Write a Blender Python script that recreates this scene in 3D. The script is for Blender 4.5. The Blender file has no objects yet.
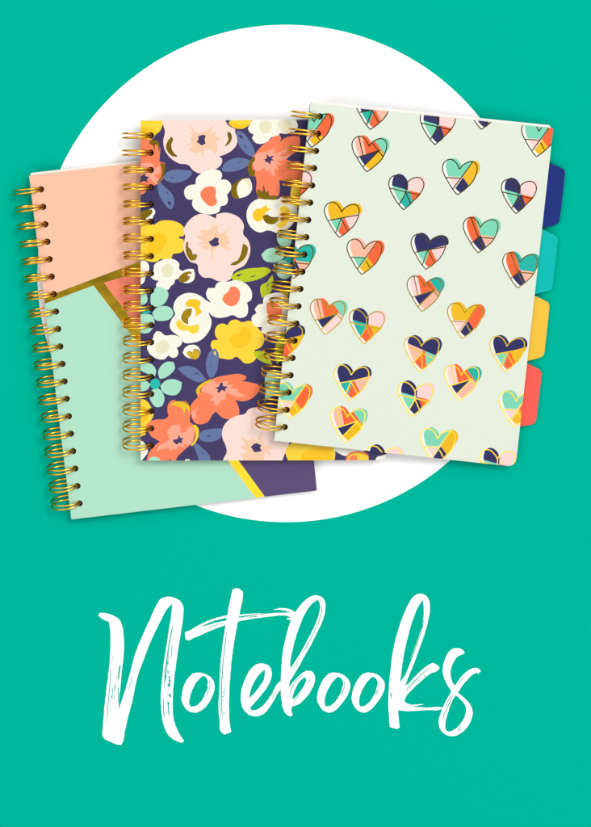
import bpy, math, random
import numpy as np
from mathutils import Vector, Matrix
from mathutils.geometry import delaunay_2d_cdt

random.seed(7)
sc = bpy.context.scene
COL = sc.collection

# ------------------------------------------------------------------ measures
S = 0.65              # millimetres on the board for one unit of the layout drawing (591 x 827 units)
MM = 0.001
CX, CY = 295.5, 413.5
AX, AY = 300.0, 110.0   # the point of the board the camera hangs above
D = 1200.0              # camera height in mm
CAM = np.array([(AX-CX)*S, (CY-AY)*S, D])

def board(px, py, z=0.0):
    """drawing units -> board millimetres at height z (seen from the camera)"""
    g = np.array([(px-CX)*S, (CY-py)*S, 0.0])
    t = (D-z)/D
    return CAM + (g-CAM)*t

class Plane:
    """the frame of a notebook: x along the width, y up the spine, z out of the cover (mm)"""
    def __init__(self, bl, direction, z_left, slope, thick):
        self.t = thick
        self.o = board(bl[0], bl[1], z_left+thick)
        h = np.array([direction[0], -direction[1], 0.0]); h /= np.linalg.norm(h)
        ex = np.array([h[0], h[1], -slope]); self.ex = ex/np.linalg.norm(ex)
        self.ey = np.array([-h[1], h[0], 0.0])
        self.ez = np.cross(self.ex, self.ey)
        self.base = self.o - thick*self.ez
    def loc(self, px, py, drop=0.0):
        g = board(px, py, 0.0); d = g-CAM
        o = self.o - drop*self.ez
        t = np.dot(o-CAM, self.ez)/np.dot(d, self.ez)
        p = CAM+d*t-o
        return (float(np.dot(p, self.ex)), float(np.dot(p, self.ey)))
    def matrix(self):
        m = Matrix.Identity(4)
        for i in range(3):
            m[i][0] = self.ex[i]; m[i][1] = self.ey[i]; m[i][2] = self.ez[i]
            m[i][3] = self.base[i]*MM
        return m

# ------------------------------------------------------------------ materials
E = 1.28
def lin(c):
    r = []
    for v in c:
        v = v/255.0
        r.append((v/12.92 if v <= 0.04045 else ((v+0.055)/1.055)**2.4)/E)
    return r

def new_mat(name):
    m = bpy.data.materials.new(name); m.use_nodes = True
    nt = m.node_tree
    return m, nt, nt.nodes['Principled BSDF']

def ink(name, rgb, rough=0.36, spec=0.26, grain=0.028, bump=0.10, gscale=900.0, boost=1.0):
    m, nt, b = new_mat(name)
    c = [v*boost for v in lin(rgb)]
    tc = nt.nodes.new('ShaderNodeTexCoord')
    n = nt.nodes.new('ShaderNodeTexNoise'); n.inputs['Scale'].default_value = gscale
    n.inputs['Detail'].default_value = 3.0
    nt.links.new(tc.outputs['Object'], n.inputs['Vector'])
    r = nt.nodes.new('ShaderNodeMapRange')
    r.inputs['From Min'].default_value = 0.3; r.inputs['From Max'].default_value = 0.7
    r.inputs['To Min'].default_value = 1.0-grain; r.inputs['To Max'].default_value = 1.0+grain
    nt.links.new(n.outputs['Fac'], r.inputs['Value'])
    mx = nt.nodes.new('ShaderNodeVectorMath'); mx.operation = 'SCALE'
    mx.inputs[0].default_value = c
    nt.links.new(r.outputs['Result'], mx.inputs['Scale'])
    nt.links.new(mx.outputs['Vector'], b.inputs['Base Color'])
    b.inputs['Roughness'].default_value = rough
    b.inputs['Specular IOR Level'].default_value = spec
    if bump > 0:
        bp = nt.nodes.new('ShaderNodeBump'); bp.inputs['Strength'].default_value = bump
        bp.inputs['Distance'].default_value = 0.0002
        nt.links.new(n.outputs['Fac'], bp.inputs['Height'])
        nt.links.new(bp.outputs['Normal'], b.inputs['Normal'])
    return m

def metal(name, rgb, rough, wob, detail=4.0, scale=160.0):
    m, nt, b = new_mat(name)
    b.inputs['Base Color'].default_value = (*rgb, 1)
    b.inputs['Metallic'].default_value = 1.0
    tc = nt.nodes.new('ShaderNodeTexCoord')
    n = nt.nodes.new('ShaderNodeTexNoise'); n.inputs['Scale'].default_value = scale
    n.inputs['Detail'].default_value = detail
    nt.links.new(tc.outputs['Object'], n.inputs['Vector'])
    r = nt.nodes.new('ShaderNodeMapRange')
    r.inputs['To Min'].default_value = rough*0.6; r.inputs['To Max'].default_value = rough*1.5
    nt.links.new(n.outputs['Fac'], r.inputs['Value'])
    nt.links.new(r.outputs['Result'], b.inputs['Roughness'])
    if wob:
        bp = nt.nodes.new('ShaderNodeBump'); bp.inputs['Strength'].default_value = wob
        bp.inputs['Distance'].default_value = 0.0006
        nt.links.new(n.outputs['Fac'], bp.inputs['Height'])
        nt.links.new(bp.outputs['Normal'], b.inputs['Normal'])
    return m

def paper_edges(name, rgb):
    m, nt, b = new_mat(name)
    c = lin(rgb)
    tc = nt.nodes.new('ShaderNodeTexCoord')
    w = nt.nodes.new('ShaderNodeTexWave'); w.wave_type = 'BANDS'; w.bands_direction = 'Z'
    w.inputs['Scale'].default_value = 900.0; w.inputs['Distortion'].default_value = 1.5
    nt.links.new(tc.outputs['Object'], w.inputs['Vector'])
    mx = nt.nodes.new('ShaderNodeMix'); mx.data_type = 'RGBA'
    mx.inputs['A'].default_value = (c[0]*0.86, c[1]*0.85, c[2]*0.82, 1)
    mx.inputs['B'].default_value = (*c, 1)
    nt.links.new(w.outputs['Fac'], mx.inputs['Factor'])
    nt.links.new(mx.outputs['Result'], b.inputs['Base Color'])
    b.inputs['Roughness'].default_value = 0.8
    b.inputs['Specular IOR Level'].default_value = 0.1
    return m

M = {}
def I(key, *a, **k): M[key] = ink(key, *a, **k)
I('teal_board', (0, 184, 157), rough=0.9, spec=0.0, grain=0.006, bump=0.0)
I('white_paper', (255, 255, 255), rough=0.9, spec=0.0, grain=0.004, bump=0.0, boost=1.24)
I('white_paint', (255, 255, 255), rough=0.8, spec=0.0, grain=0.01, bump=0.0, boost=1.2)
# folio notebook with colour blocks
I('peach_cover', (252, 198, 169)); I('mint_cover', (178, 229, 203)); I('coral_cover', (250, 139, 108))
I('plum_cover', (86, 68, 116))
# floral notebook
I('navy_print', (60, 49, 99)); I('blush_print', (252, 223, 213)); I('peach_print', (250, 205, 172))
I('cream_print', (248, 247, 232)); I('coral_print', (253, 129, 86)); I('pale_coral_print', (254, 168, 141))
I('yellow_print', (255, 216, 52)); I('deep_yellow_print', (254, 200, 6)); I('slate_print', (96, 116, 162))
I('mint_print', (168, 228, 199)); I('teal_print', (12, 190, 172)); I('green_print', (188, 205, 16))
I('foil_edge_shade', (70, 50, 40)); I('straw_print', (236, 231, 198))
# heart notebook
I('sage_cover', (228, 236, 221)); I('heart_navy', (32, 34, 96)); I('heart_orange', (252, 100, 48))
I('heart_mint', (124, 216, 182)); I('heart_teal', (4, 182, 166)); I('heart_yellow', (242, 188, 4))
I('heart_pink', (249, 214, 211)); I('heart_peach', (252, 188, 164)); I('heart_white', (243, 244, 235))
I('tab_navy', (28, 47, 126), spec=0.1); I('tab_teal', (0, 190, 181), spec=0.08); I('tab_yellow', (246, 198, 66), spec=0.1); I('tab_coral', (255, 97, 85), spec=0.1)
I('board_lining', (240, 236, 226)); I('navy_lining', (70, 58, 108))
M['foil'] = metal('foil', (0.84, 0.55, 0.03), 0.14, 0.13, detail=1.0, scale=95.0)
M['heart_foil'] = metal('heart_foil', (0.84, 0.56, 0.03), 0.09, 0.02)
M['gold_wire'] = metal('gold_wire', (0.88, 0.5, 0.055), 0.22, 0.0)
M['page_edges'] = paper_edges('page_edges', (255, 253, 246))

# ------------------------------------------------------------------ curves
def smooth(pts, n=5, corner=62.0, closed=True):
    """Hermite curve through points; sharp turns stay sharp"""
    P = [np.array(p, float) for p in pts]; N = len(P); out = []
    def tang(i):
        if not closed and (i == 0 or i == N-1): return None
        a = P[i]-P[i-1]; b = P[(i+1) % N]-P[i]
        la = np.linalg.norm(a)+1e-9; lb = np.linalg.norm(b)+1e-9
        c = max(-1, min(1, np.dot(a, b)/(la*lb)))
        if math.degrees(math.acos(c)) > corner: return None
        d = a/la*lb+b/lb*la
        return d/(np.linalg.norm(d)+1e-9)
    T = [tang(i) for i in range(N)]
    for i in range(N if closed else N-1):
        j = (i+1) % N
        L = np.linalg.norm(P[j]-P[i]); s = (P[j]-P[i])/(L+1e-9)
        t0 = (T[i] if T[i] is not None else s)*L; t1 = (T[j] if T[j] is not None else s)*L
        for k in range(n):
            u = k/n; u2 = u*u; u3 = u2*u
            out.append((2*u3-3*u2+1)*P[i]+(u3-2*u2+u)*t0+(-2*u3+3*u2)*P[j]+(u3-u2)*t1)
    if not closed: out.append(P[-1])
    return np.array(out)

def inside(poly, pts):
    x, y = pts[:, 0], pts[:, 1]
    res = np.zeros(len(pts), bool)
    lo, hi = poly.min(0), poly.max(0)
    sel = np.where((x >= lo[0]) & (x <= hi[0]) & (y >= lo[1]) & (y <= hi[1]))[0]
    if not len(sel): return res
    xs, ys = x[sel], y[sel]; r = np.zeros(len(sel), bool)
    a = poly; b = np.roll(poly, -1, 0)
    for (x0, y0), (x1, y1) in zip(a, b):
        if y0 == y1: continue
        c = (y0 > ys) != (y1 > ys)
        r ^= c & (xs < (x1-x0)*(ys-y0)/(y1-y0)+x0)
    res[sel] = r
    return res

def dist_line(line, pts):
    d = np.full(len(pts), 1e9)
    for a, b in zip(line[:-1], line[1:]):
        v = b-a; L = np.dot(v, v)+1e-12
        t = np.clip(((pts-a) @ v)/L, 0, 1)
        q = pts-(a+t[:, None]*v)
        d = np.minimum(d, np.hypot(q[:, 0], q[:, 1]))
    return d

class Paint:
    """one printed area: loops are its borders, test says which points it covers"""
    def __init__(self, mat, loops, test):
        self.mat, self.loops, self.test = mat, loops, test

def area(mat, poly, *cut):
    polys = [poly, *cut]
    def test(p):
        r = inside(polys[0], p)
        for q in polys[1:]: r &= inside(q, p)
        return r
    return Paint(mat, polys, test)

def stroke(mat, line, w, within=None, taper=False):
    line = np.asarray(line, float)
    d = np.gradient(line, axis=0); n = np.stack([-d[:, 1], d[:, 0]], 1)
    n /= (np.linalg.norm(n, axis=1)[:, None]+1e-9)
    h = np.full(len(line), w/2)
    if taper:
        u = np.linspace(0, 1, len(line)); h = w/2*np.minimum(1, np.minimum(u, 1-u)*5+0.15)
    loop = np.concatenate([line+n*h[:, None], (line-n*h[:, None])[::-1]])
    if taper:
        def test(p): return inside(loop, p)
    else:
        lo = line.min(0)-w; hi = line.max(0)+w
        def test(p):
            r = np.zeros(len(p), bool)
            s = np.where((p >= lo).all(1) & (p <= hi).all(1))[0]
            if len(s): r[s] = dist_line(line, p[s]) <= w/2*1.001
            if within is not None: r &= inside(within, p)
            return r
    return Paint(mat, [loop], test)

# ------------------------------------------------------------------ mesh makers
def link(name, mesh, parent=None):
    o = bpy.data.objects.new(name, mesh); COL.objects.link(o)
    if parent is not None: o.parent = parent
    return o

def slab(name, keep, borders, z0, z1, base_mat, paints=(), parent=None, under=None, sidemat=None):
    """a flat sheet z0..z1 (mm): keep(points) says where there is material, borders are its outlines,
    paints colour its top; printed colours wrap over the edge"""
    loops = list(borders)
    for p in paints: loops += p.loops
    V, Ed = [], []
    for L in loops:
        k = len(V); n = len(L)
        V += [Vector((float(q[0]), float(q[1]))) for q in L]
        Ed += [(k+i, k+(i+1) % n) for i in range(n)]
    vo, _, fo, *_ = delaunay_2d_cdt(V, Ed, [], 0, 1e-4)
    vo = np.array([(v.x, v.y) for v in vo]); F = [tuple(f) for f in fo]
    cen = np.array([vo[list(f)].mean(0) for f in F])
    k = keep(cen); F = [f for f, q in zip(F, k) if q]; cen = cen[k]
    mats = [base_mat]; idx = np.zeros(len(F), int)
    for p in paints:
        if p.mat not in mats: mats.append(p.mat)
        idx[p.test(cen)] = mats.index(p.mat)
    if under and under not in mats: mats.append(under)
    if sidemat and sidemat not in mats: mats.append(sidemat)
    used = sorted({i for f in F for i in f}); rm = {v: i for i, v in enumerate(used)}
    n = len(used)
    verts = [(vo[i][0]*MM, vo[i][1]*MM, z1*MM) for i in used]+[(vo[i][0]*MM, vo[i][1]*MM, z0*MM) for i in used]
    faces, mi, seen = [], [], {}
    for f, m in zip(F, idx):
        f = [rm[i] for i in f]
        a, b, c = (vo[used[i]] for i in f[:3])
        if (b[0]-a[0])*(c[1]-a[1])-(b[1]-a[1])*(c[0]-a[0]) < 0: f = f[::-1]
        faces.append(tuple(f)); mi.append(int(m))
        for i in range(len(f)):
            e = (f[i], f[(i+1) % len(f)])
            if (e[1], e[0]) in seen: seen.pop((e[1], e[0]))
            else: seen[e] = int(m)
    top = len(faces)
    for f in faces[:top]:
        faces.append(tuple(i+n for i in f[::-1])); mi.append(mats.index(under) if under else 0)
    for (a, b), m in seen.items():
        faces.append((a, a+n, b+n, b)); mi.append(mats.index(sidemat) if sidemat else m)
    me = bpy.data.meshes.new(name); me.from_pydata(verts, [], faces)
    for m in mats: me.materials.append(M[m])
    me.polygons.foreach_set('material_index', mi); me.update()
    return link(name, me, parent)

def tube(path, r, sides=10):
    P = np.array(path, float); n = len(P)
    T = np.gradient(P, axis=0); T /= (np.linalg.norm(T, axis=1)[:, None]+1e-12)
    ref = np.array([0.0, 1.0, 0.0]) if abs(T[0][1]) < 0.9 else np.array([1.0, 0, 0])
    u = np.cross(T[0], ref); u /= np.linalg.norm(u)
    V, F = [], []
    for i in range(n):
        u = u-T[i]*np.dot(u, T[i]); u /= np.linalg.norm(u); w = np.cross(T[i], u)
        for k in range(sides):
            a = 2*math.pi*k/sides
            V.append(P[i]+r*(math.cos(a)*u+math.sin(a)*w))
    for i in range(n-1):
        for k in range(sides):
            F.append((i*sides+k, i*sides+(k+1) % sides, (i+1)*sides+(k+1) % sides, (i+1)*sides+k))
    F.append(tuple(range(sides))[::-1]); F.append(tuple((n-1)*sides+k for k in range(sides)))
    return V, F

def solid(name, parts, mat, parent=None):
    V, F = [], []
    for v, f in parts:
        k = len(V); V += [tuple(np.asarray(q)*MM) for q in v]; F += [tuple(i+k for i in g) for g in f]
    me = bpy.data.meshes.new(name); me.from_pydata(V, [], F)
    me.materials.append(M[mat])
    me.polygons.foreach_set('use_smooth', [True]*len(me.polygons)); me.update()
    return link(name, me, parent)

def thing(name, label, cat, matrix=None, group=None):
    o = bpy.data.objects.new(name, None); COL.objects.link(o)
    o.empty_display_size = 0.02
    if matrix is not None: o.matrix_world = matrix
    o['label'] = label; o['category'] = cat
    if group: o['group'] = group
    return o

def circle(c, r, n=28, ry=None):
    ry = ry or r
    return np.array([(c[0]+r*math.cos(2*math.pi*i/n), c[1]+ry*math.sin(2*math.pi*i/n)) for i in range(n)])

# ------------------------------------------------------------------ the setting
me = bpy.data.meshes.new('backdrop')
R = 2.5
me.from_pydata([(-R, -R, 0), (R, -R, 0), (R, R, 0), (-R, R, 0)], [], [(0, 1, 2, 3)])
me.materials.append(M['teal_board'])
o = link('backdrop', me); o['kind'] = 'structure'

disc = circle(board(286, 273.4)[:2], 248.6*S, 256)
o = slab('paper_disc', lambda p: inside(disc, p), [disc], 0.05, 0.30, 'white_paper')
o['label'] = 'large round white paper disc lying on the teal board under the notebooks'
o['category'] = 'paper disc'

# ------------------------------------------------------------------ lettering
def tr(x0, y0, k):
    return lambda pts: [(x0+x/k, y0+y/k) for x, y in pts]
LA = tr(90, 585, 4.864); LB = tr(175, 580, 4.546); LC = tr(230, 590, 5.91); LD = tr(300, 660, 5.91); LE = tr(375, 585, 4.864)

letter_root = thing('brush_lettering', 'white brush script word Notebooks painted on the teal board', 'lettering',
                    Matrix.Translation((0, 0, 0.0)))

def to_board(pts): return np.array([board(x, y)[:2] for x, y in pts])
def rough_edge(poly, amp):
    r = np.random.RandomState(len(poly))
    n = np.roll(poly, -1, 0)-np.roll(poly, 1, 0); n = np.stack([-n[:, 1], n[:, 0]], 1)
    n /= (np.linalg.norm(n, axis=1)[:, None]+1e-9)
    return poly+n*(r.rand(len(poly), 1)-0.5)*2*amp

def letter(label, T, outers, counters=(), streaks=(), dots=()):
    k = 4.864/S if T in (LA, LE) else (4.546/S if T is LB else 5.91/S)
    outs = [rough_edge(to_board(T(smooth(o_, 6, corner=47).tolist())), 0.10) for o_ in outers]
    cnts = [rough_edge(to_board(T(smooth(c, 6).tolist())), 0.10) for c in counters]
    cuts = []
    rr = random.Random(len(outers[0])*7+len(streaks))
    for line, w in streaks:
        L = to_board(T(smooth(line, 6, closed=False).tolist()))
        cuts.append(stroke('x', L, max(w/k, 0.34), taper=True))
    for line, w, n in dots:          # dry-brush speckle along a path
        L = to_board(T(smooth(line, 12, closed=False).tolist()))
        for _ in range(n):
            i = rr.randrange(len(L)-1); d = L[i+1]-L[i]; d = d/(np.linalg.norm(d)+1e-9)
            q = L[i]+np.array([-d[1], d[0]])*(rr.random()-0.5)*w/k
            h = 0.4+rr.random()*1.3
            cuts.append(stroke('x', np.array([q-d*h, q-d*h*0.4, q+d*h*0.4, q+d*h]), 0.25+0.2*rr.random(), taper=True))
    def keep(p):
        r = np.zeros(len(p), bool)
        for q in outs: r |= inside(q, p)
        for q in cnts: r &= ~inside(q, p)
        for q in cuts: r &= ~q.test(p)
        return r
    n_done = len(letter_root.children)
    o = slab('letter', keep, outs+cnts+[q.loops[0] for q in cuts], 0.02+0.005*n_done, 0.06+0.005*n_done, 'white_paint', parent=letter_root)
    o['label'] = label

letter('white brush script capital N', LA, [[(40,148),(48,135),(75,137),(110,148),(140,165),(155,195),(163,250),(165,310),(160,370),(152,440),(145,520),(140,570),(138,605),(150,575),(170,515),(195,430),(215,350),(235,295),(265,225),(295,160),(320,105),(342,70),(378,57),(415,64),(440,80),(453,105),(453,150),(445,210),(432,290),(420,370),(410,450),(403,530),(402,600),(408,660),(425,705),(457,760),(445,767),(420,758),(390,738),(365,700),(352,650),(346,590),(345,530),(350,470),(357,400),(365,340),(375,280),(385,210),(395,150),(400,90),(375,115),(350,160),(320,220),(290,285),(265,350),(235,430),(220,490),(205,565),(185,640),(170,705),(158,765),(152,777),(130,775),(95,760),(70,747),(62,735),(63,690),(68,620),(75,550),(85,470),(93,400),(98,330),(100,260),(98,215),(92,178),(70,170)]],
    streaks=[([(110,345),(107,375)],3), ([(105,390),(97,480),(88,580),(80,690)],4), ([(148,385),(141,420),(139,460)],8), ([(136,490),(139,530),(137,575)],5), ([(123,470),(118,525)],3.5), ([(112,500),(107,560)],3), ([(208,445),(186,515)],3.5), ([(405,180),(388,270),(371,380),(358,530)],6), ([(388,300),(372,420),(366,470)],3), ([(400,285),(393,360)],4), ([(386,440),(384,500)],6), ([(384,528),(392,548)],9), ([(357,545),(357,600),(361,650)],5), ([(378,560),(385,640)],6)],
    dots=[([(118,450),(110,640)],46,26), ([(388,380),(380,640)],30,26)])
letter('white brush script letter t with a long crossbar', LB, [
    [(262,42),(285,38),(308,52),(308,80),(298,130),(285,190),(272,260),(260,340),(252,420),(247,500),(245,580),(248,650),(255,690),(240,697),(225,702),(210,690),(203,640),(198,590),(200,520),(203,450),(206,390),(212,330),(220,270),(228,220),(238,160),(248,105)],
    [(45,238),(70,228),(95,213),(140,190),(190,172),(238,160),(238,170),(190,181),(140,200),(108,217),(150,205),(180,196),(240,183),(300,171),(370,160),(430,152),(500,149),(535,152),(540,156),(520,145),(490,137),(445,134),(490,128),(530,136),(549,150),(548,168),(535,186),(520,180),(505,176),(530,168),(500,161),(440,165),(380,172),(310,183),(240,202),(180,222),(120,248),(60,275),(48,268)],
    [(283,159),(312,156),(340,154),(375,152),(412,150),(375,155),(340,159),(312,162),(283,166)]],
    streaks=[([(238,210),(228,290),(219,370),(213,460),(212,560),(218,670)],4.5), ([(211,360),(206,470),(205,560),(211,650)],3), ([(345,168),(372,167)],3), ([(120,228),(180,206),(230,194)],3)],
    dots=[([(222,420),(216,640)],14,14), ([(330,170),(440,158)],6,10)])
o_out = [(85,425),(105,421),(130,425),(155,437),(175,460),(180,485),(172,520),(155,555),(125,588),(95,602),(65,597),(42,575),(30,545),(33,510),(45,470),(65,440)]
o_in = [(125,435),(100,460),(80,495),(67,535),(65,565),(72,577),(95,572),(120,550),(138,515),(148,480),(148,455),(140,440)]
letter('white brush script letter o after the capital N', LB, [o_out], [o_in], [([(152,446),(159,480),(148,512),(136,535)],3.5), ([(150,480),(143,510)],2.5)])
letter('white brush script letter e', LC, [[(165,437),(205,437),(235,455),(247,490),(240,530),(215,580),(180,625),(150,660),(120,692),(122,708),(145,711),(170,702),(195,683),(218,655),(245,615),(285,550),(302,535),(306,545),(302,580),(285,605),(262,645),(235,690),(200,730),(160,745),(115,738),(80,705),(65,655),(65,610),(80,550),(105,495),(135,455)]],
    [[(207,470),(180,490),(150,530),(125,580),(112,640),(140,615),(175,570),(200,530),(207,495)]],
    [([(242,614),(220,656)],4), ([(275,592),(245,648)],4), ([(258,600),(240,630)],3)])
letter('white brush script letter b with a tall loop', LC, [[(345,742),(320,715),(305,650),(300,580),(302,500),(307,410),(325,300),(350,210),(375,150),(405,105),(440,65),(475,40),(510,32),(545,45),(562,75),(562,120),(545,185),(515,250),(480,320),(440,390),(405,455),(375,505),(352,545),(350,580),(365,555),(400,515),(430,490),(455,477),(485,482),(500,505),(500,540),(480,590),(445,640),(405,675),(365,693),(362,700),(370,740),(360,745)]],
    [[(518,55),(480,85),(440,145),(410,215),(385,290),(365,370),(355,430),(358,465),(380,430),(410,385),(445,320),(480,255),(510,190),(528,130),(532,80)],
     [(445,515),(420,530),(395,565),(378,600),(368,645),(385,635),(415,600),(440,560),(452,530)]],
    [([(543,75),(541,130),(521,195),(486,270),(442,350),(422,385)],5), ([(415,395),(385,445)],4), ([(400,430),(365,480)],3), ([(440,495),(400,525),(365,580),(352,620)],5), ([(425,600),(370,665)],5), ([(405,600),(372,650)],3), ([(472,525),(465,552)],5)])
p_out = [(180,78),(215,75),(255,88),(285,115),(297,150),(290,185),(270,225),(240,265),(210,295),(175,310),(145,302),(115,270),(102,235),(105,195),(120,150),(145,105)]
p_in = [(225,97),(195,125),(170,165),(150,210),(145,245),(150,275),(175,272),(205,250),(230,215),(248,170),(255,130),(245,108)]
p_st = [([(258,108),(264,150),(251,192),(238,225)],4), ([(252,170),(242,205)],3)]
sh = lambda q, d: [(x+d, y) for x, y in q]
letter('white brush script letter o touching the letter b', LD, [p_out], [p_in], p_st)
letter('white brush script letter o beside the letter k', LD, [sh(p_out, 204)], [sh(p_in, 204)], [(sh(a, 204), w) for a, w in p_st])
letter('white brush script letter k with a tall loop', LE, [[(72,690),(70,660),(65,570),(68,500),(75,420),(90,310),(110,230),(135,155),(165,90),(190,55),(215,43),(245,50),(263,75),(267,115),(258,175),(240,240),(215,310),(190,380),(165,440),(145,490),(155,485),(190,450),(230,412),(262,388),(283,379),(300,388),(315,403),(305,415),(270,430),(230,462),(190,500),(155,535),(142,565),(150,572),(238,580),(200,587),(165,585),(200,593),(260,596),(320,594),(335,598),(320,605),(255,608),(190,612),(140,612),(112,607),(115,650),(120,692),(108,700),(90,695)]],
    [[(232,68),(210,105),(185,165),(160,250),(140,340),(128,420),(122,475),(140,445),(165,385),(190,315),(215,245),(233,180),(238,120)]],
    [([(242,150),(226,220),(196,310),(161,400),(128,485)],4.5), ([(136,528),(185,477),(230,432),(275,396)],4.5), ([(150,500),(200,452)],3), ([(76,520),(79,560)],3)],
    dots=[([(82,420),(76,560)],12,10), ([(240,440),(160,515)],16,12)])
letter('white brush script letter s at the end of the word', LE, [[(437,328),(420,312),(395,307),(370,315),(350,340),(335,380),(330,420),(340,460),(358,495),(372,518),(345,565),(325,610),(310,665),(320,705),(345,727),(375,735),(410,725),(445,695),(468,655),(475,615),(465,585),(435,550),(403,524),(420,495),(445,465),(475,435),(498,425),(503,433),(515,418),(505,408),(490,403),(465,410),(435,430),(410,460),(389,490),(375,470),(368,440),(370,405),(385,370),(405,345),(430,335)]],
    [[(393,535),(375,565),(355,620),(342,670),(343,705),(360,713),(390,700),(420,670),(440,630),(443,595),(425,565)]],
    [([(385,520),(350,600),(325,655)],4.5), ([(437,440),(405,482)],4), ([(374,526),(338,600)],3.5), ([(420,680),(400,710)],3)],
    dots=[([(455,640),(400,715)],14,5)])

# ------------------------------------------------------------------ notebooks
T = 6.5          # thickness over everything
COVER = 1.4
def lerp(a, b, t): return [a+(b-a)*t for t in [t]][0]

def quad_inset(q, left, right, top, bottom):
    TL, TR, BR, BL = q
    return np.array([(TL[0]+left, TL[1]-top), (TR[0]-right, TR[1]-top), (BR[0]-right, BR[1]+bottom), (BL[0]+left, BL[1]+bottom)])

def round_corners(q, radii, n=6):
    out = []
    for i in range(4):
        p = np.array(q[i]); a = np.array(q[i-1]); b = np.array(q[(i+1) % 4]); r = radii[i]
        u = (a-p)/np.linalg.norm(a-p); v = (b-p)/np.linalg.norm(b-p)
        if r <= 0: out.append(p); continue
        for k in range(n+1):
            t = k/n
            out.append((1-t)**2*(p+u*r)+2*t*(1-t)*p+t*t*(p+v*r))
    return np.array(out)

def notebook(root, pl, corners, holes, paints, base_mat, lining, radii=(0.5, 0.5, 1.0, 0.5), slip=1.2, back=None):
    q = [pl.loc(*c) for c in corners]
    outline = round_corners(q, radii)
    hs = [pl.loc(*h) for h in holes]
    hc = [circle(h, 2.15, 22, 2.05) for h in hs]
    def with_holes(o_):
        def keep(p):
            r = inside(o_, p)
            for c in hc: r &= ~inside(c, p)
            return r
        return keep
    slab('front_cover', with_holes(outline), [outline]+hc, T-COVER, T, base_mat, paints, root, under=lining)
    pg = round_corners(quad_inset(q, 0.7, 1.3, -slip, 2.2+slip), (1.5, 2, 2, 1.5))
    hp = [circle(h, 2.7, 22, 2.5) for h in hs]
    def keep_pages(p):
        r = inside(pg, p)
        for c in hp: r &= ~inside(c, p)
        return r
    slab('page_block', keep_pages, [pg]+hp, COVER+0.02, T-COVER-0.02, 'page_edges', (), root)
    bk = round_corners(quad_inset(q, 0.3, 0.5, 0.3, 0.5), radii)
    slab('back_cover', lambda p: inside(bk, p), [bk], 0.0, COVER, back or base_mat, (), root)
    # twin-loop wire: every tooth passes a hole and curls round the spine
    binding_parts = []
    a, b, r = 9.3, 6.2, 0.6
    n = len(hs)
    bars = []
    loops = []
    for i, h in enumerate(hs):
        lean = math.tan(math.radians(18.0*i/(n-1)-1.0))
        lean += random.uniform(-0.03, 0.03)
        cx = h[0]-a*0.955+random.uniform(-0.12, 0.12)
        def pt(th, dy):
            z = T/2+b*math.sin(th); x = cx+a*math.cos(th)
            return (x, h[1]+dy-(z-T)*lean, z)
        th = np.radians(np.linspace(305, -14, 68))
        half = [pt(t_, 0.78+0.62*min(1, max(0, (math.degrees(t_)-20)/120.0))) for t_ in th]
        other = [pt(t_, -(0.78+0.62*min(1, max(0, (math.degrees(t_)-20)/120.0)))) for t_ in th[::-1]]
        tip = [pt(math.radians(-17.5), 0.55), pt(math.radians(-19.0), 0.0), pt(math.radians(-17.5), -0.55)]
        loops.append(tube(half+tip+other, r, 10))
        bars.append((half[0], other[-1]))
    conn = []
    for i in range(n-1):
        p0, p1 = np.array(bars[i][1]), np.array(bars[i+1][0])
        conn.append(tube([p0+(p1-p0)*t for t in (0, .25, .5, .75, 1)], r*0.98, 8))
    wb = solid('wire_binding', conn, 'gold_wire', root)
    for lp in loops: solid('wire_loop', [lp], 'gold_wire', wb)
    return q

def tooth_row(a, b, n=19):
    return [(a[0]+(b[0]-a[0])*i/(n-1), a[1]+(b[1]-a[1])*i/(n-1)) for i in range(n)]

# --- peach and mint colour-block notebook, lowest of the pile
P1 = Plane((71.3, 519.4), (245, -28.5), 3.3, 0.019, T)
def A1(pts): return np.array([P1.loc(*p) for p in pts])
n1 = thing('notebook', 'peach and mint colour block wirebound notebook with gold stripes, lowest of the pile', 'notebook', P1.matrix(), 'wirebound notebooks in the fanned pile')
paints1 = [
    area('mint_cover', A1([(0,321),(93.4,285.4),(256.1,498.3),(300,600),(0,600)])),
    area('coral_cover', A1([(103.7,282.6),(145,270.5),(400,200),(400,420),(203,412)])),
    area('plum_cover', A1([(203,412),(400,400),(420,620),(352,617)])),
    area('foil', A1([(0,314.5),(43.3,297.8),(140.8,261),(330,190),(330,215),(140.8,271.8),(103.7,282.6),(238.3,460.3),(265.1,496.9),(300,545),(290,545),(256.1,498.3),(228.1,460.3),(93.4,285.4),(45.5,303.5),(0,321)])),
]
notebook(n1, P1, [(29, 175.6), (281, 146.5), (317, 490.6), (71.3, 519.4)], tooth_row((40.8, 189.4), (79.3, 503.5)),
         paints1, 'peach_cover', 'board_lining', (0.8, 1, 0.6, 0.3), slip=1.5, back='plum_cover')  # dark back cover colour stands in for shade down the punched holes

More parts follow.
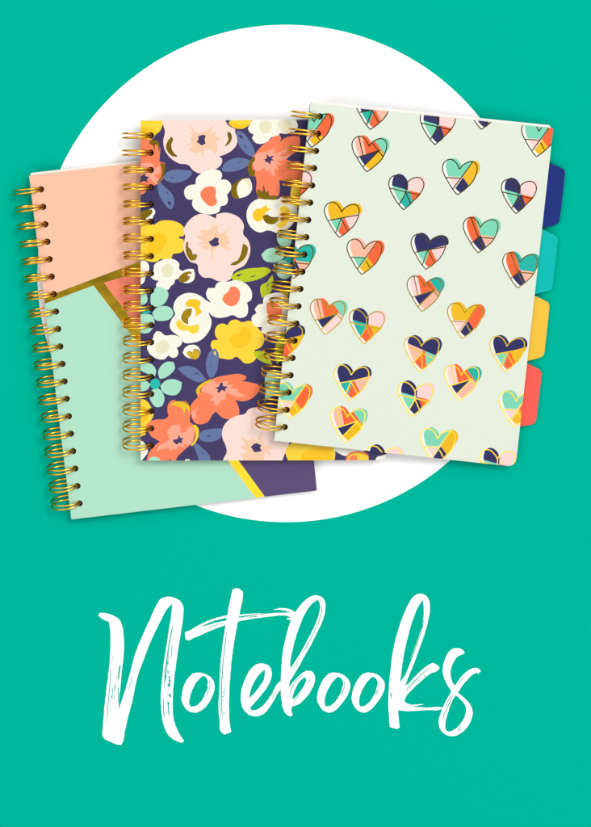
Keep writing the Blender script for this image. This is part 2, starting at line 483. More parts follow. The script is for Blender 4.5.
# --- floral notebook in the middle
P2 = Plane((140.6, 460.6), (1, 0.0), 11.6, 0.043, T)
RA = tr(120,100,5.91); RB = tr(210,100,5.373); RC = tr(120,220,5.91); RD = tr(210,220,5.373); RE = tr(120,340,5.91)
RF = tr(210,340,5.373); RG = tr(170,110,5.91); RH = tr(170,200,5.91); RI = tr(170,290,5.91); RJ = tr(170,370,5.91)
RL = tr(220,440,4.925); RM = tr(340,430,9.85)
paints2 = []
def fl(mat, Tr, pts, n=4):
    if mat == 'foil':      # shifted dark copy below: dark reflection of the foil's raised edge, painted in
        paints2.append(area('foil_edge_shade', np.array([P2.loc(x+0.55, y-0.5) for x, y in Tr(smooth(pts, n).tolist())])))
    paints2.append(area(mat, np.array([P2.loc(x, y) for x, y in Tr(smooth(pts, n).tolist())])))
def vein(Tr, pts, w=0.55, mat='navy_print'):
    paints2.append(stroke(mat, np.array([P2.loc(x, y) for x, y in Tr(smooth(pts, 5, closed=False).tolist())]), w, taper=True))
C_, B_, PE, CR, PC, Y_, DY, SL, MI, TE, GR, ST, NV, FO = ('cream_print','blush_print','peach_print','coral_print','pale_coral_print','yellow_print','deep_yellow_print','slate_print','mint_print','teal_print','green_print','straw_print','navy_print','foil')
# top left corner
fl(DY, RA, [(100,100),(250,100),(250,150),(235,185),(210,205),(195,225),(180,235),(100,240)])
fl(Y_, RA, [(100,100),(250,100),(250,150),(235,180),(212,195),(190,170),(150,160),(100,170)])
fl(SL, RA, [(255,455),(280,425),(320,412),(375,413),(422,418),(425,430),(405,460),(370,480),(320,490),(280,480),(262,468)])
fl(SL, RA, [(225,480),(240,490),(270,520),(300,545),(318,580),(318,620),(305,645),(285,640),(260,610),(235,570),(222,510)])
vein(RA, [(298,462),(310,460),(322,462)]); vein(RA, [(272,538),(278,548),(286,560)])
fl(NV, RA, [(280,600),(292,598),(302,612),(297,625),(288,618)])
fl(CR, RA, [(100,228),(165,232),(205,240),(228,255),(238,290),(235,330),(232,365),(265,372),(268,400),(262,430),(245,475),(215,500),(185,510),(160,525),(150,545),(100,568)])
fl(PC, RA, [(100,385),(165,370),(200,380),(195,410),(235,390),(240,430),(205,445),(235,480),(215,498),(190,480),(175,465),(150,475),(100,465)])
fl(NV, RA, [(120,455),(148,435),(150,450),(175,455),(160,470),(165,492),(148,480),(120,486)])
fl(FO, RA, [(172,245),(205,235),(225,245),(232,265),(228,310),(218,265),(205,260),(200,300),(190,265),(178,262)])
fl(FO, RA, [(235,378),(255,378),(268,400),(262,430),(245,465),(225,490),(213,490),(235,465),(248,430),(245,400)])
fl(C_, RA, [(160,650),(195,638),(208,660),(195,690),(185,722),(150,715)])
fl(FO, RA, [(110,668),(150,652),(185,650),(188,664),(175,684),(150,700),(110,708)])
# big blush flower at the top
fl(B_, RG, [(-47,64),(-30,131),(-40,181),(-33,231),(5,286),(55,316),(110,326),(135,355),(165,372),(190,375),(225,350),(265,350),(300,325),(307,290),(290,275),(330,260),(370,235),(393,205),(398,170),(385,130),(385,112),(350,95),(330,70),(325,30),(-47,30)])
fl(PE, RG, [(100,78),(135,112),(165,135),(210,125),(255,92),(240,135),(280,132),(262,155),(300,165),(272,185),(280,215),(270,262),(240,235),(205,225),(195,275),(180,245),(150,255),(110,235),(140,205),(75,212),(130,195),(115,172),(135,155),(118,140),(140,135)])
fl(NV, RG, [(165,158),(190,147),(212,150),(205,175),(210,198),(185,208),(168,195),(155,188),(168,175)])
fl(FO, RA, [(300,220),(310,235),(300,265),(305,300),(318,320),(340,335),(310,332),(285,310),(272,285),(275,260),(285,238)])
fl(FO, RG, [(340,130),(355,140),(362,165),(355,190),(340,208),(320,216),(335,195),(345,170),(340,150)])
fl(Y_, RG, [(345,75),(360,60),(375,30),(485,30),(480,70),(460,95),(430,110),(395,110),(360,95)])
fl(DY, RG, [(345,78),(370,72),(410,88),(455,85),(478,72),(460,95),(430,110),(395,110),(360,95)])
fl(SL, RG, [(393,125),(420,128),(455,160),(485,205),(500,255),(495,280),(460,265),(425,235),(400,190)])
fl(SL, RG, [(308,345),(330,310),(370,288),(420,284),(470,300),(480,315),(450,335),(400,358),(350,365),(310,362)])
fl(NV, RG, [(405,142),(420,150),(432,165),(424,170),(410,160)]); vein(RG, [(440,205),(445,215),(455,225)]); vein(RG, [(405,312),(415,307),(430,305)])
# cream flower, top right
fl(C_, RB, [(228,105),(215,130),(205,155),(215,175),(235,185),(225,205),(245,230),(280,235),(310,222),(330,200),(365,195),(375,178),(410,182),(460,165),(472,140),(462,105),(462,85),(228,85)])
fl(ST, RB, [(270,120),(300,110),(330,125),(330,155),(305,178),(275,170),(265,145)])
fl(ST, RB, [(360,120),(400,108),(440,120),(430,160),(400,172),(370,150)])
# white flower with two yellow marks (below coral flower)
fl(C_, RB, [(250,535),(300,528),(360,535),(395,515),(430,520),(460,560),(470,610),(455,650),(420,690),(370,715),(310,700),(270,712),(225,690),(198,640),(200,590),(220,555)])
fl(DY, RB, [(230,610),(250,585),(275,582),(300,562),(310,580),(328,585),(300,605),(285,640),(255,655),(235,640)])
fl(FO, RB, [(283,625),(305,618),(320,628),(345,632),(372,630),(360,655),(325,668),(295,655)])
fl(Y_, RB, [(372,580),(400,568),(425,585),(430,620),(410,670),(375,688),(355,675),(380,650),(390,620),(380,600)])
# coral flower top right
fl(Y_, RB, [(435,480),(500,380),(540,430),(540,560),(470,578),(438,545)])
fl(CR, RB, [(235,300),(250,280),(280,245),(320,215),(345,195),(375,188),(382,205),(375,225),(400,205),(450,192),(480,195),(485,230),(470,270),(430,300),(410,320),(440,330),(480,330),(510,350),(505,400),(480,425),(430,435),(395,432),(372,430),(375,460),(372,500),(360,525),(310,535),(260,530),(248,490),(250,440),(245,410),(215,410),(205,380),(215,335)])
fl(PC, RB, [(230,340),(250,290),(290,280),(320,270),(350,262),(345,290),(400,265),(415,250),(410,280),(360,300),(410,300),(440,290),(400,320),(350,330),(390,345),(355,350),(370,375),(345,365),(350,410),(325,395),(320,375),(300,385),(290,360),(260,385),(245,375)])
fl(NV, RB, [(287,322),(305,310),(305,290),(318,305),(345,298),(330,315),(345,325),(328,325),(322,348),(312,335),(295,335),(300,325)])
fl(FO, RB, [(235,305),(240,320),(225,345),(225,375),(240,385),(235,410),(215,410),(205,385),(205,350),(215,325)])
fl(FO, RB, [(252,480),(270,490),(282,500),(285,455),(295,500),(310,490),(315,520),(335,515),(362,520),(355,533),(320,535),(275,530),(255,518)])
# white flower, coral heart
fl(C_, RG, [(190,372),(225,352),(265,350),(300,365),(308,390),(298,412),(330,412),(358,435),(362,462),(350,485),(338,500),(343,530),(330,560),(300,570),(290,600),(255,615),(210,615),(165,600),(140,580),(130,550),(135,530),(100,525),(85,500),(88,465),(115,445),(150,440),(155,405)])
fl(CR, RG, [(180,490),(200,462),(235,450),(265,455),(272,480),(268,510),(278,545),(260,565),(235,568),(205,545),(185,520)])
# bud
fl(FO, RG, [(362,480),(370,445),(400,420),(440,402),(470,405),(482,440),(478,480),(455,505),(415,520),(390,525),(368,510)])
fl(C_, RG, [(402,438),(430,410),(470,404),(484,440),(480,480),(455,507),(410,522),(397,490)])
fl(ST, RG, [(440,412),(470,408),(480,440),(470,470),(458,440)])
# mint sprig at the right
fl(MI, RD, [(360,90),(375,65),(410,50),(440,70),(440,110),(425,140),(395,145),(365,120)])
fl(MI, RD, [(275,185),(310,155),(350,150),(395,165),(400,195),(375,220),(330,228),(290,215)])
fl(MI, RD, [(360,235),(400,215),(430,230),(440,270),(430,305),(395,318),(365,300),(355,265)])
fl(TE, RD, [(398,212),(420,190),(450,205),(445,226),(415,227)])
fl(FO, RD, [(375,382),(420,372),(432,420),(402,416)])
# yellow flower left
fl(Y_, RC, [(100,25),(180,10),(200,30),(240,5),(290,2),(330,10),(370,35),(385,75),(370,97),(350,95),(350,108),(375,115),(380,150),(370,185),(340,197),(315,200),(300,230),(265,235),(240,230),(220,245),(190,248),(150,240),(100,235)])
fl(DY, RC, [(165,140),(180,110),(205,85),(240,75),(270,95),(275,130),(255,165),(220,200),(180,205),(160,180)])
# big blush flower in the middle
fl(B_, RH, [(80,180),(95,145),(130,105),(175,83),(225,88),(270,110),(275,85),(320,75),(370,83),(415,110),(437,150),(432,200),(460,235),(475,285),(465,340),(440,385),(395,410),(375,425),(360,465),(325,482),(280,478),(240,460),(200,458),(170,430),(160,380),(120,365),(95,330),(80,290),(85,240),(90,210)])
fl(PE, RH, [(150,205),(190,215),(182,180),(210,175),(235,175),(250,155),(288,150),(280,185),(300,200),(345,175),(330,210),(350,215),(345,240),(360,258),(330,262),(365,300),(325,290),(300,270),(262,290),(255,330),(238,378),(245,320),(240,285),(205,290),(180,275),(210,262),(155,262),(195,245),(165,222)])
fl(NV, RH, [(228,245),(250,235),(265,220),(290,228),(285,245),(292,262),(265,275),(245,270)])
fl(FO, RH, [(95,250),(105,252),(107,285),(115,290),(125,305),(130,325),(145,322),(158,330),(150,355),(125,358),(105,335),(92,295)])
fl(FO, RH, [(430,260),(455,280),(455,310),(440,345),(415,370),(385,385),(355,385),(365,375),(395,360),(415,330),(425,290)])
# green leaves
fl(GR, RD, [(112,305),(135,285),(185,265),(250,257),(310,258),(330,272),(305,295),(255,320),(200,332),(150,330),(120,318)])
fl(GR, RD, [(335,295),(342,330),(335,370),(310,405),(280,418),(270,385),(275,350),(305,335),(325,305)])
fl(NV, RD, [(138,302),(160,290),(178,290),(160,298),(158,304)]); vein(RD, [(215,308),(230,302),(245,300)]); vein(RD, [(303,362),(308,350),(318,338)])
# cream flowers left
fl(C_, RC, [(100,245),(140,240),(165,255),(172,290),(150,340),(140,370),(100,390)])
fl(C_, RC, [(200,290),(200,270),(230,245),(280,230),(325,235),(350,260),(350,290),(372,302),(360,340),(325,355),(320,375),(300,390),(285,412),(260,412),(240,405),(230,395),(215,400),(215,375),(230,360),(195,350),(180,335),(190,310)])
fl(ST, RC, [(245,290),(265,262),(300,265),(315,290),(305,325),(280,340),(255,335)])
fl(C_, RC, [(372,302),(400,290),(435,290),(442,320),(435,355),(405,372),(375,370),(355,350)])
fl(FO, RC, [(345,350),(355,330),(380,312),(415,307),(422,318),(400,320),(395,335),(412,335),(405,352),(375,368),(350,362)])
fl(MI, RC, [(180,470),(190,425),(220,398),(255,402),(285,430),(280,465),(260,495),(220,512),(185,500)])
fl(MI, RC, [(190,550),(215,520),(265,508),(300,520),(315,555),(300,580),(250,597),(210,590)])
fl(MI, RC, [(100,415),(140,415),(160,450),(158,485),(140,500),(100,500)])
fl(MI, RC, [(100,560),(150,555),(190,565),(203,600),(195,635),(165,668),(100,660)])
fl(TE, RC, [(130,520),(165,520),(180,545),(150,555),(125,550)])
# white flower with foil centre
fl(C_, RI, [(20,110),(25,75),(50,40),(90,20),(135,18),(180,35),(220,65),(240,75),(235,105),(230,140),(245,180),(240,220),(215,265),(175,300),(130,312),(85,312),(55,275),(20,250),(0,225),(0,200),(15,165),(30,145)])
fl(DY, RI, [(88,82),(110,58),(150,55),(180,65),(178,90),(170,100),(190,130),(170,145),(150,158),(150,120),(130,100),(100,98)])
fl(FO, RI, [(70,145),(90,118),(125,112),(125,130),(118,155),(105,170),(105,203),(85,195),(68,175)])
fl(Y_, RI, [(38,190),(55,172),(75,195),(100,210),(135,210),(165,200),(172,225),(160,250),(130,258),(105,242),(65,238),(40,215)])
# white flower with coral heart, centre right
fl(C_, RH, [(213,550),(225,520),(265,520),(275,495),(310,480),(350,482),(370,475),(420,480),(465,510),(485,555),(475,595),(455,605),(462,640),(450,685),(410,697),(370,680),(330,692),(275,695),(235,670),(230,630),(240,605),(220,580)])
fl(CR, RH, [(308,590),(320,560),(345,540),(355,515),(385,512),(410,535),(412,580),(395,615),(360,628),(330,615)])
# pale yellow flower
fl(Y_, RI, [(265,250),(275,215),(310,198),(340,208),(355,185),(390,175),(425,190),(470,182),(510,200),(520,225),(550,260),(557,300),(540,335),(500,355),(510,400),(480,430),(440,432),(410,405),(395,395),(360,410),(310,405),(275,395),(255,360),(240,325),(250,300),(285,295),(268,270)])
fl(DY, RI, [(355,290),(375,265),(410,250),(430,222),(460,220),(480,250),(475,295),(455,325),(420,343),(380,335),(358,315)])
# white flower partly under the heart notebook
fl(C_, RD, [(225,545),(225,520),(250,500),(240,480),(260,455),(285,450),(290,415),(330,395),(380,392),(410,410),(440,450),(440,560),(400,600),(360,628),(310,625),(275,600),(280,575),(240,570)])
fl(CR, RD, [(305,445),(340,435),(360,450),(385,475),(385,510),(370,530),(320,535),(305,490)])
fl(GR, RF, [(230,65),(270,58),(310,75),(325,105),(335,135),(300,125),(260,105)])
fl(GR, RF, [(352,30),(390,-40),(420,0),(410,60),(395,90),(360,130),(350,80)])
vein(RF, [(275,80),(290,88),(300,98)])
fl(MI, RF, [(300,190),(330,165),(370,170),(420,210),(380,280),(320,310),(292,332),(300,270)])
# cream flower and bud, lower left
fl(C_, RE, [(160,40),(170,10),(195,-10),(200,-30),(215,-52),(240,-48),(265,-28),(310,-30),(350,-18),(367,12),(355,35),(335,45),(345,75),(335,98),(310,105),(285,90),(265,112),(235,115),(195,98),(170,75)])
fl(ST, RE, [(210,55),(220,20),(245,2),(280,8),(292,40),(275,70),(240,82),(215,75)])
fl(C_, RE, [(370,75),(385,45),(420,28),(455,35),(475,65),(470,95),(450,112),(420,110),(390,100)])
fl(FO, RE, [(390,75),(410,68),(425,80),(435,55),(465,65),(470,90),(445,118),(415,105)])
# mint flower
fl(MI, RE, [(100,150),(150,135),(190,145),(213,185),(205,215),(175,205),(100,170)])
fl(MI, RE, [(235,230),(225,190),(245,150),(280,128),(315,130),(325,165),(300,200),(260,225)])
fl(MI, RE, [(238,270),(270,240),(320,232),(365,250),(358,295),(335,322),(290,325),(250,305)])
fl(MI, RE, [(175,330),(190,295),(220,285),(250,310),(263,345),(250,390),(215,397),(190,375)])
fl(MI, RE, [(100,240),(150,240),(180,262),(160,295),(100,305)])
fl(TE, RE, [(178,260),(190,235),(215,228),(235,245),(232,275),(210,290),(185,280)])
fl(Y_, RE, [(100,345),(150,355),(185,400),(198,440),(180,480),(155,510),(150,560),(100,578)])
fl(DY, RE, [(100,400),(140,395),(165,430),(150,475),(100,490)])
fl(C_, RE, [(100,590),(135,600),(160,640),(165,660),(150,685),(100,740)])
# slate leaves
fl(SL, RI, [(45,465),(70,452),(120,450),(165,470),(195,505),(215,530),(180,545),(120,525),(75,495)])
fl(SL, RI, [(230,515),(212,460),(218,400),(245,355),(268,345),(285,370),(285,430),(272,490),(250,517)])
fl(Y_, RI, [(258,372),(266,360),(272,375),(266,388)]); vein(RI, [(140,495),(155,492),(170,500)]); vein(RI, [(238,445),(240,430),(238,455)])
fl(SL, RJ, [(165,390),(190,362),(240,348),(320,345),(310,385),(285,410),(230,425),(180,412)])
fl(SL, RJ, [(130,430),(150,432),(200,470),(230,500),(246,560),(180,560),(160,500),(145,460)])
vein(RJ, [(215,395),(230,390),(245,388)]); vein(RJ, [(185,480),(195,490),(200,500)])
# coral flowers, bottom
fl(CR, RJ, [(120,215),(140,185),(165,160),(155,130),(160,110),(200,75),(245,55),(280,42),(330,32),(430,28),(452,40),(440,60),(420,65),(480,75),(528,95),(530,110),(505,150),(470,175),(420,185),(385,175),(400,205),(410,250),(400,285),(360,292),(310,282),(285,260),(270,245),(250,265),(225,305),(190,320),(150,315),(130,285),(125,255)])
fl(PC, RJ, [(190,110),(225,80),(255,55),(275,85),(305,70),(345,65),(335,90),(375,85),(360,110),(400,110),(395,125),(420,140),(450,152),(410,160),(370,150),(335,130),(330,150),(325,180),(300,175),(285,210),(265,205),(260,185),(235,185),(255,150),(225,140),(190,130)])
fl(PC, RJ, [(125,255),(145,235),(165,225),(150,260),(160,285),(135,285)])
fl(NV, RJ, [(265,105),(285,100),(298,75),(312,75),(312,95),(340,98),(325,115),(330,128),(305,118),(290,135),(278,128),(285,115)])
fl(FO, RJ, [(245,52),(245,65),(210,85),(180,110),(180,140),(160,142),(153,125),(165,100),(200,72)])
fl(CR, RE, [(155,500),(180,480),(215,470),(270,465),(285,450),(280,420),(285,380),(310,355),(345,362),(390,362),(410,385),(418,430),(415,485),(445,510),(440,570),(430,600),(380,650),(340,690),(320,740),(155,740),(165,680),(200,630),(235,600),(210,585),(185,570),(170,545)])
fl(PC, RE, [(275,545),(320,500),(355,505),(360,550),(380,545),(410,510),(440,520),(435,560),(430,600),(400,625),(375,610),(385,640),(345,625),(330,655),(320,640),(295,660),(285,635),(240,650),(215,660),(230,625),(275,600),(290,580)])
fl(NV, RE, [(312,590),(340,585),(348,560),(358,580),(378,578),(365,595),(370,612),(350,605),(338,618),(322,610)])
fl(FO, RE, [(295,390),(315,368),(345,362),(385,370),(410,390),(412,430),(395,400),(385,420),(378,460),(368,405),(345,395),(320,385)])
fl(FO, RE, [(425,505),(445,500),(462,520),(465,555),(450,600),(425,628),(418,620),(440,590),(447,550),(440,520)])
fl(MI, RE, [(160,735),(180,695),(210,690),(235,705),(242,735)])
fl(NV, RE, [(265,740),(285,712),(300,700),(290,740)])
fl(C_, RJ, [(80,560),(90,528),(115,527),(125,560)])
# blush flower, bottom right
fl(B_, RF, [(70,645),(90,600),(85,570),(65,520),(75,460),(100,430),(150,405),(190,395),(205,375),(250,362),(300,375),(350,400),(400,480),(425,530),(420,575),(400,615),(390,645),(390,690),(70,690)])
fl(PE, RF, [(165,515),(205,540),(230,530),(255,545),(265,510),(290,475),(275,520),(285,550),(345,582),(310,585),(335,630),(295,600),(285,690),(200,690),(165,612),(205,600),(163,575),(190,560)])
fl(NV, RF, [(218,575),(245,555),(275,565),(270,580),(280,595),(255,602),(235,600),(228,585)])
fl(Y_, RL, [(322,50),(340,25),(370,5),(560,5),(568,70),(560,120),(350,120),(325,75)])
fl(DY, RL, [(400,120),(405,70),(440,50),(500,35),(550,40),(555,120)])
fl(C_, RM, [(-45,150),(270,195),(150,235),(90,235),(60,255),(0,235),(-60,200)])
fl(CR, RM, [(50,330),(65,260),(90,225),(130,213),(250,222),(275,240),(278,330)])
fl(Y_, RM, [(82,330),(90,255),(120,235),(240,238),(276,262),(278,330)])
fl(CR, RM, [(95,330),(100,265),(130,250),(165,255),(182,330)])
fl(C_, RM, [(345,330),(365,265),(400,255),(470,232),(480,330)])

n2 = thing('notebook', 'navy floral wirebound notebook with pink, coral, white and yellow flowers on its cover', 'notebook', P2.matrix(), 'wirebound notebooks in the fanned pile')
notebook(n2, P2, [(140.6, 120.8), (386.5, 119.6), (386.5, 460.2), (140.6, 460.6)], tooth_row((150.6, 135.5), (151.0, 445.7)),
         paints2, 'navy_print', 'board_lining', (0.4, 4, 5, 0.4), slip=0.6, back='navy_lining')

# --- heart notebook on top
P3 = Plane((274.0, 440.6), (240, 25.5), 18.4, 0.110, T)
K = 11.82
HO = [(255,262),(235,215),(200,168),(150,143),(95,160),(60,205),(54,260),(72,320),(110,390),(150,460),(188,515),(228,562),(285,525),(345,475),(400,420),(440,350),(460,280),(460,220),(438,185),(390,170),(335,185),(290,215)]
HF = [(283,225),(265,190),(230,148),(180,128),(130,145),(100,180),(93,220),(105,290),(125,350),(160,420),(215,495),(255,535),(300,510),(345,470),(400,415),(445,350),(485,290),(498,235),(485,190),(450,162),(410,155),(360,165),(315,190)]
HO3 = [(250,238),(238,212),(205,168),(165,135),(120,125),(75,145),(50,190),(47,240),(70,310),(105,380),(150,450),(190,500),(220,530),(245,510),(290,470),(350,410),(405,350),(445,290),(460,235),(450,190),(420,158),(370,148),(305,172),(268,203)]
HF3 = [(275,215),(268,193),(245,150),(200,112),(160,105),(110,130),(90,180),(85,240),(105,300),(140,380),(185,445),(245,510),(300,475),(330,440),(425,345),(450,300),(480,240),(487,185),(465,145),(420,132),(370,145),(310,175)]
KINDS = {   # wedges (index into the heart's colours, area) and foil lines, in the sampled heart's own units; tip = heart's point
 'fan':   dict(tip=(228,562), wedges=[(1,[(60,358),(278,325),(205,525),(100,525)]),(2,[(278,325),(288,322),(360,470),(360,600),(150,600),(205,525)]),(3,[(288,322),(520,262),(520,500),(360,470)])],
               lines=[[(110,358),(455,295)],[(250,335),(185,510)],[(250,335),(325,475)]]),
 'sash':  dict(tip=(205,530), wedges=[(1,[(20,310),(250,320),(275,322),(165,470),(60,470)]),(2,[(185,450),(275,318),(335,410),(300,540),(200,560)]),(3,[(270,320),(405,118),(520,60),(520,420),(335,412)])],
               lines=[[(65,325),(245,335)],[(150,465),(385,145)],[(255,365),(295,440)]]),
 'lobe':  dict(tip=(220,530), wedges=[(5,[(60,60),(262,60),(275,215),(272,302),(60,237)]),(1,[(60,238),(275,300),(265,320),(185,450),(60,450)]),(2,[(185,450),(270,303),(290,308),(335,440),(300,540),(200,560)]),(3,[(280,298),(440,340),(440,400),(333,442),(290,306)])],
               lines=[[(60,275),(390,350)],[(245,320),(305,460)],[(250,238),(250,280),(243,325),(165,470)]]),
 'split': dict(tip=(258,530), wedges=[(1,[(60,60),(205,60),(207,100),(248,325),(150,362),(60,400)]),(2,[(355,165),(400,60),(600,60),(600,330),(472,330)]),(3,[(130,368),(415,272),(235,455)]),(4,[(235,455),(415,272),(475,335),(400,580),(240,580)])],
               lines=[[(165,120),(210,330)],[(145,360),(410,275)],[(410,275),(215,470)],[(325,195),(450,350)]]),
 'slant': dict(tip=(238,530), wedges=[(1,[(50,60),(182,60),(268,318),(240,345),(180,402),(50,402)]),(2,[(180,400),(268,318),(328,452),(280,560),(180,560)]),(3,[(268,318),(500,350),(328,452)])],
               lines=[[(155,115),(240,345)],[(240,345),(155,420)],[(240,345),(300,470)],[(240,345),(415,360)]]),
 'band':  dict(tip=(85,552), wedges=[(1,[(-160,165),(150,305),(105,350),(0,475),(-160,475)]),(3,[(140,300),(320,375),(165,500)]),(2,[(105,340),(130,308),(155,303),(170,505),(100,560),(0,480)])],
               lines=[[(-45,255),(255,392)],[(115,340),(5,460)],[(115,340),(125,520)]]),
}
paints3 = []
def heart(kind, tip, cols, band=False):
    k = KINDS[kind]; third = kind == 'lobe'
    base_tip = (220, 530) if third else (228, 562)
    def place(pts, t): return np.array([P3.loc(tip[0]+(x-t[0])/K, tip[1]+(y-t[1])/K) for x, y in pts])
    out = place(smooth(HO3 if third else HO, 5).tolist(), base_tip)
    fill = place(smooth(HF3 if third else HF, 5).tolist(), base_tip)
    paints3.append(area('heart_white', out))
    paints3.append(area(cols[0], fill))
    for i, w in k['wedges']:
        c = cols[i] if i < 5 else cols[4]
        paints3.append(area(c, place(w, k['tip']), fill))
    w = 0.70
    jig = random.Random(int(tip[0]*10))
    for ln in k['lines']:
        m = place(smooth(ln, 4, closed=False).tolist(), k['tip'])
        paints3.append(stroke('heart_foil', m, w*jig.uniform(0.9, 1.1)))
    ring = np.concatenate([out, out[:1]])
    paints3.append(stroke('heart_foil', ring, w))
n_, or_, mi, te, ye, pi_, pe = 'heart_navy', 'heart_orange', 'heart_mint', 'heart_teal', 'heart_yellow', 'heart_pink', 'heart_peach'
# colours: main, then wedges
heart('fan', (339.3,237.5), [ye,mi,or_,pi_])
heart('sash', (457.3,194.8), [mi,pi_,n_,ye])
heart('lobe', (403.6,209.8), [pi_,mi,te,or_,n_])
heart('split', (366.8,171.8), [or_,pe,mi,n_,ye])
heart('slant', (478.1,252.8), [mi,or_,n_,pe])
heart('band', (419.2,371.7), [n_,pe,or_,mi])
heart('split', (345.1,442.6), [or_,pe,mi,n_,ye])
heart('fan', (370.2,129.5), [n_,te,or_,pe])
heart('sash', (361.8,274.5), [pe,mi,ye,or_])
heart('lobe', (364.1,343.9), [pi_,te,or_,ye,n_])
heart('sash', (462.4,338.4), [ye,pi_,n_,or_])
heart('lobe', (412.6,416.4), [pi_,mi,n_,or_,n_])
heart('sash', (435.3,464), [mi,pi_,n_,ye])
heart('fan', (504.7,371.6), [n_,mi,or_,ye])
heart('sash', (536.5,156.7), [mi,pi_,ye,or_])
heart('lobe', (516.2,213.6), [pi_,mi,n_,or_,n_])
heart('slant', (517.6,287.9), [te,or_,n_,pe])
heart('sash', (513.8,426.7), [mi,pi_,ye,or_])
heart('lobe', (495.0,483.8), [pi_,mi,n_,or_,n_])
heart('sash', (289.9,418.4), [mi,pi_,ye,or_])
heart('sash', (311.6,147.2), [mi,pi_,ye,or_])
heart('slant', (293.2,278.4), [te,or_,n_,pe])
heart('fan', (282.5,359.0), [n_,mi,or_,ye])
heart('lobe', (291.0,204.0), [pi_,mi,n_,or_,n_])
heart('lobe', (435.0,144.7), [pi_,mi,n_,or_,n_])
heart('slant', (481.3,129.4), [mi,or_,n_,pe])
heart('split', (325.0,334.6), [or_,pe,mi,n_,pi_])
heart('split', (421.9,311.5), [or_,pi_,te,n_,pe])
heart('fan', (425.9,269.4), [n_,mi,or_,pi_])
heart('fan', (348.9,400.4), [n_,te,or_,pe])
heart('split', (459.0,400.5), [or_,pi_,te,n_,pe])
heart('lobe', (381.0,480.2), [pi_,mi,n_,or_,n_])

n3 = thing('notebook', 'pale sage wirebound notebook with patchwork hearts and coloured divider tabs, top of the pile', 'notebook', P3.matrix(), 'wirebound notebooks in the fanned pile')
notebook(n3, P3, [(310.4, 103.6), (553.3, 128.2), (515.6, 466.8), (274.0, 440.6)], tooth_row((319.9, 116.4), (284.6, 427.1)),
         paints3, 'sage_cover', 'board_lining', (0.6, 1.2, 6, 0.4), slip=1.7, back='navy_lining')  # back cover coloured navy so the hole bottoms look shaded

def soften(p):
    for _ in range(2):
        p = [q for a, b in zip(p, p[1:]+p[:1]) for q in ((a[0]*.75+b[0]*.25, a[1]*.75+b[1]*.25), (a[0]*.25+b[0]*.75, a[1]*.25+b[1]*.75))] if _ else [q for a, b in zip(p, p[1:]+p[:1]) for q in near_ends(a, b)]
    return p
def near_ends(a, b):
    L = math.hypot(b[0]-a[0], b[1]-a[1]); t = min(0.25, 1.0/L)
    return ((a[0]+(b[0]-a[0])*t, a[1]+(b[1]-a[1])*t), (b[0]+(a[0]-b[0])*t, b[1]+(a[1]-b[1])*t))
def tab(mat, label, pts, drop):
    p = np.array([P3.loc(x, y, drop) for x, y in soften(pts)])
    o = slab('divider_tab', lambda c: inside(p, c), [p], T-drop-0.35, T-drop, mat, parent=n3)
    o['label'] = label
tab('tab_navy', 'navy blue divider tab', [(520,155),(548,161),(552,163.5),(561.5,167.8),(564.5,169.8),(565.3,173),(560.0,220),(558.6,223.4),(555,225.2),(543,227.8),(515,232)], 1.9)
tab('tab_teal', 'teal divider tab', [(518,222),(540,228),(543.5,229.8),(553,234.3),(557.0,236.8),(558,240),(552.8,286),(551.2,289.6),(547.5,291.2),(534.5,294.2),(510,299)], 2.5)
tab('tab_yellow', 'yellow divider tab', [(510,288),(530,294),(534.3,295.6),(545,300.5),(548.8,302.8),(549.6,306.5),(544.6,352.5),(543,356.3),(539.3,358),(527.2,361),(500,366)], 3.1)
tab('tab_coral', 'coral red divider tab', [(500,355),(522,361.5),(526.7,363.2),(537.5,368.3),(541,370.6),(541.8,374),(536.4,419),(535,423),(531.3,424.8),(520,426.5),(495,430)], 3.7)

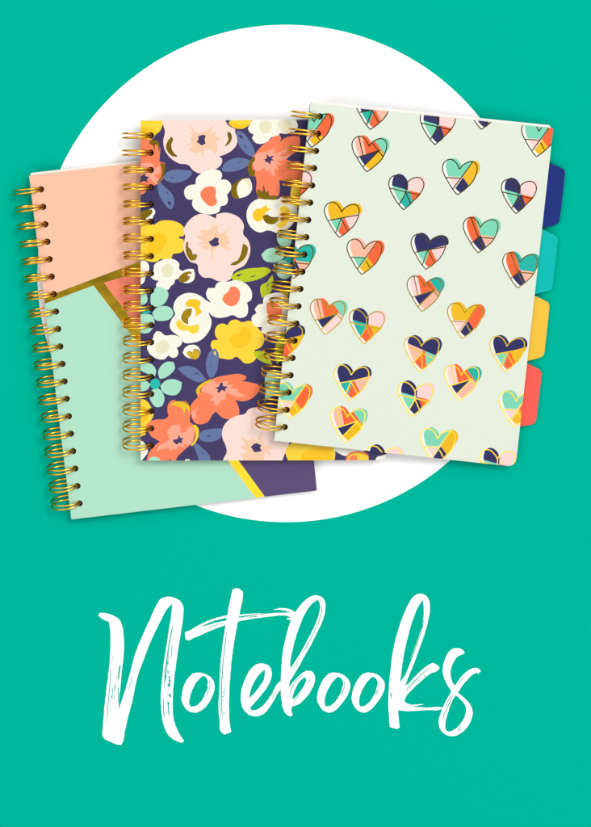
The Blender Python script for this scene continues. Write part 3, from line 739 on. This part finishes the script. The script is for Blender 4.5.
# ------------------------------------------------------------------ light
w = bpy.data.worlds.new('World'); sc.world = w; w.use_nodes = True
nt = w.node_tree; bg = nt.nodes['Background']
tc = nt.nodes.new('ShaderNodeTexCoord'); sep = nt.nodes.new('ShaderNodeSeparateXYZ')
nt.links.new(tc.outputs['Generated'], sep.inputs['Vector'])
def mr(src, a, b, c, d):
    n = nt.nodes.new('ShaderNodeMapRange'); n.interpolation_type = 'SMOOTHSTEP'
    for k, v in zip(('From Min', 'From Max', 'To Min', 'To Max'), (a, b, c, d)): n.inputs[k].default_value = v
    nt.links.new(src, n.inputs['Value']); return n.outputs['Result']
def mth(op, a, b):
    n = nt.nodes.new('ShaderNodeMath'); n.operation = op
    for i, v in enumerate((a, b)):
        if isinstance(v, (int, float)): n.inputs[i].default_value = v
        else: nt.links.new(v, n.inputs[i])
    return n.outputs['Value']
# made-up surround: bright front and ring, dark patch overhead, shaped for foil and wire reflections
front = mr(sep.outputs['Y'], -0.105, -0.175, 0.0, 1.6)
floor_ = mr(sep.outputs['X'], 0.13, 0.22, 0.19, 0.045)
dx = mth('MULTIPLY', mth('SUBTRACT', sep.outputs['X'], 0.11), 0.72); dy = mth('SUBTRACT', sep.outputs['Y'], 0.06)
rad = mth('SQRT', mth('ADD', mth('MULTIPLY', dx, dx), mth('MULTIPLY', dy, dy)), 0.0)
ring = mr(rad, 0.19, 0.42, 0.0, 1.5)
z2 = mth('SUBTRACT', 1.0, mth('MULTIPLY', sep.outputs['Z'], sep.outputs['Z']))
fall = mr(z2, 0.45, 0.85, 1.0, 0.15)
L = mth('MAXIMUM', mth('MULTIPLY', mth('MAXIMUM', front, ring), fall), floor_)
nt.links.new(L, bg.inputs['Strength'])
bg.inputs['Color'].default_value = (1.0, 0.995, 0.985, 1)

ld = bpy.data.lights.new('softbox', 'AREA'); ld.shape = 'RECTANGLE'; ld.size = 1.6; ld.size_y = 1.6
ld.energy = 95.0; ld.color = (1.0, 0.985, 0.96)
lo = bpy.data.objects.new('softbox', ld); COL.objects.link(lo)
lo.location = (1.5, 1.75, 3.8)
lo.rotation_euler = (Vector((0, 0.05, 0))-lo.location).to_track_quat('-Z', 'Y').to_euler()

# ------------------------------------------------------------------ camera
cd = bpy.data.cameras.new('camera'); cam = bpy.data.objects.new('camera', cd); COL.objects.link(cam)
cam.location = (CAM[0]*MM, CAM[1]*MM, CAM[2]*MM)
frame_h = 827*S
cd.sensor_fit = 'AUTO'; cd.sensor_width = 36.0
cd.lens = 36.0*D/frame_h
cd.shift_x = -CAM[0]/frame_h
cd.shift_y = -CAM[1]/frame_h
cd.clip_start = 0.05; cd.clip_end = 50
sc.camera = cam

sc.view_settings.view_transform = 'Standard'; sc.view_settings.look = 'None'
sc.view_settings.exposure = 0.0; sc.view_settings.gamma = 1.0
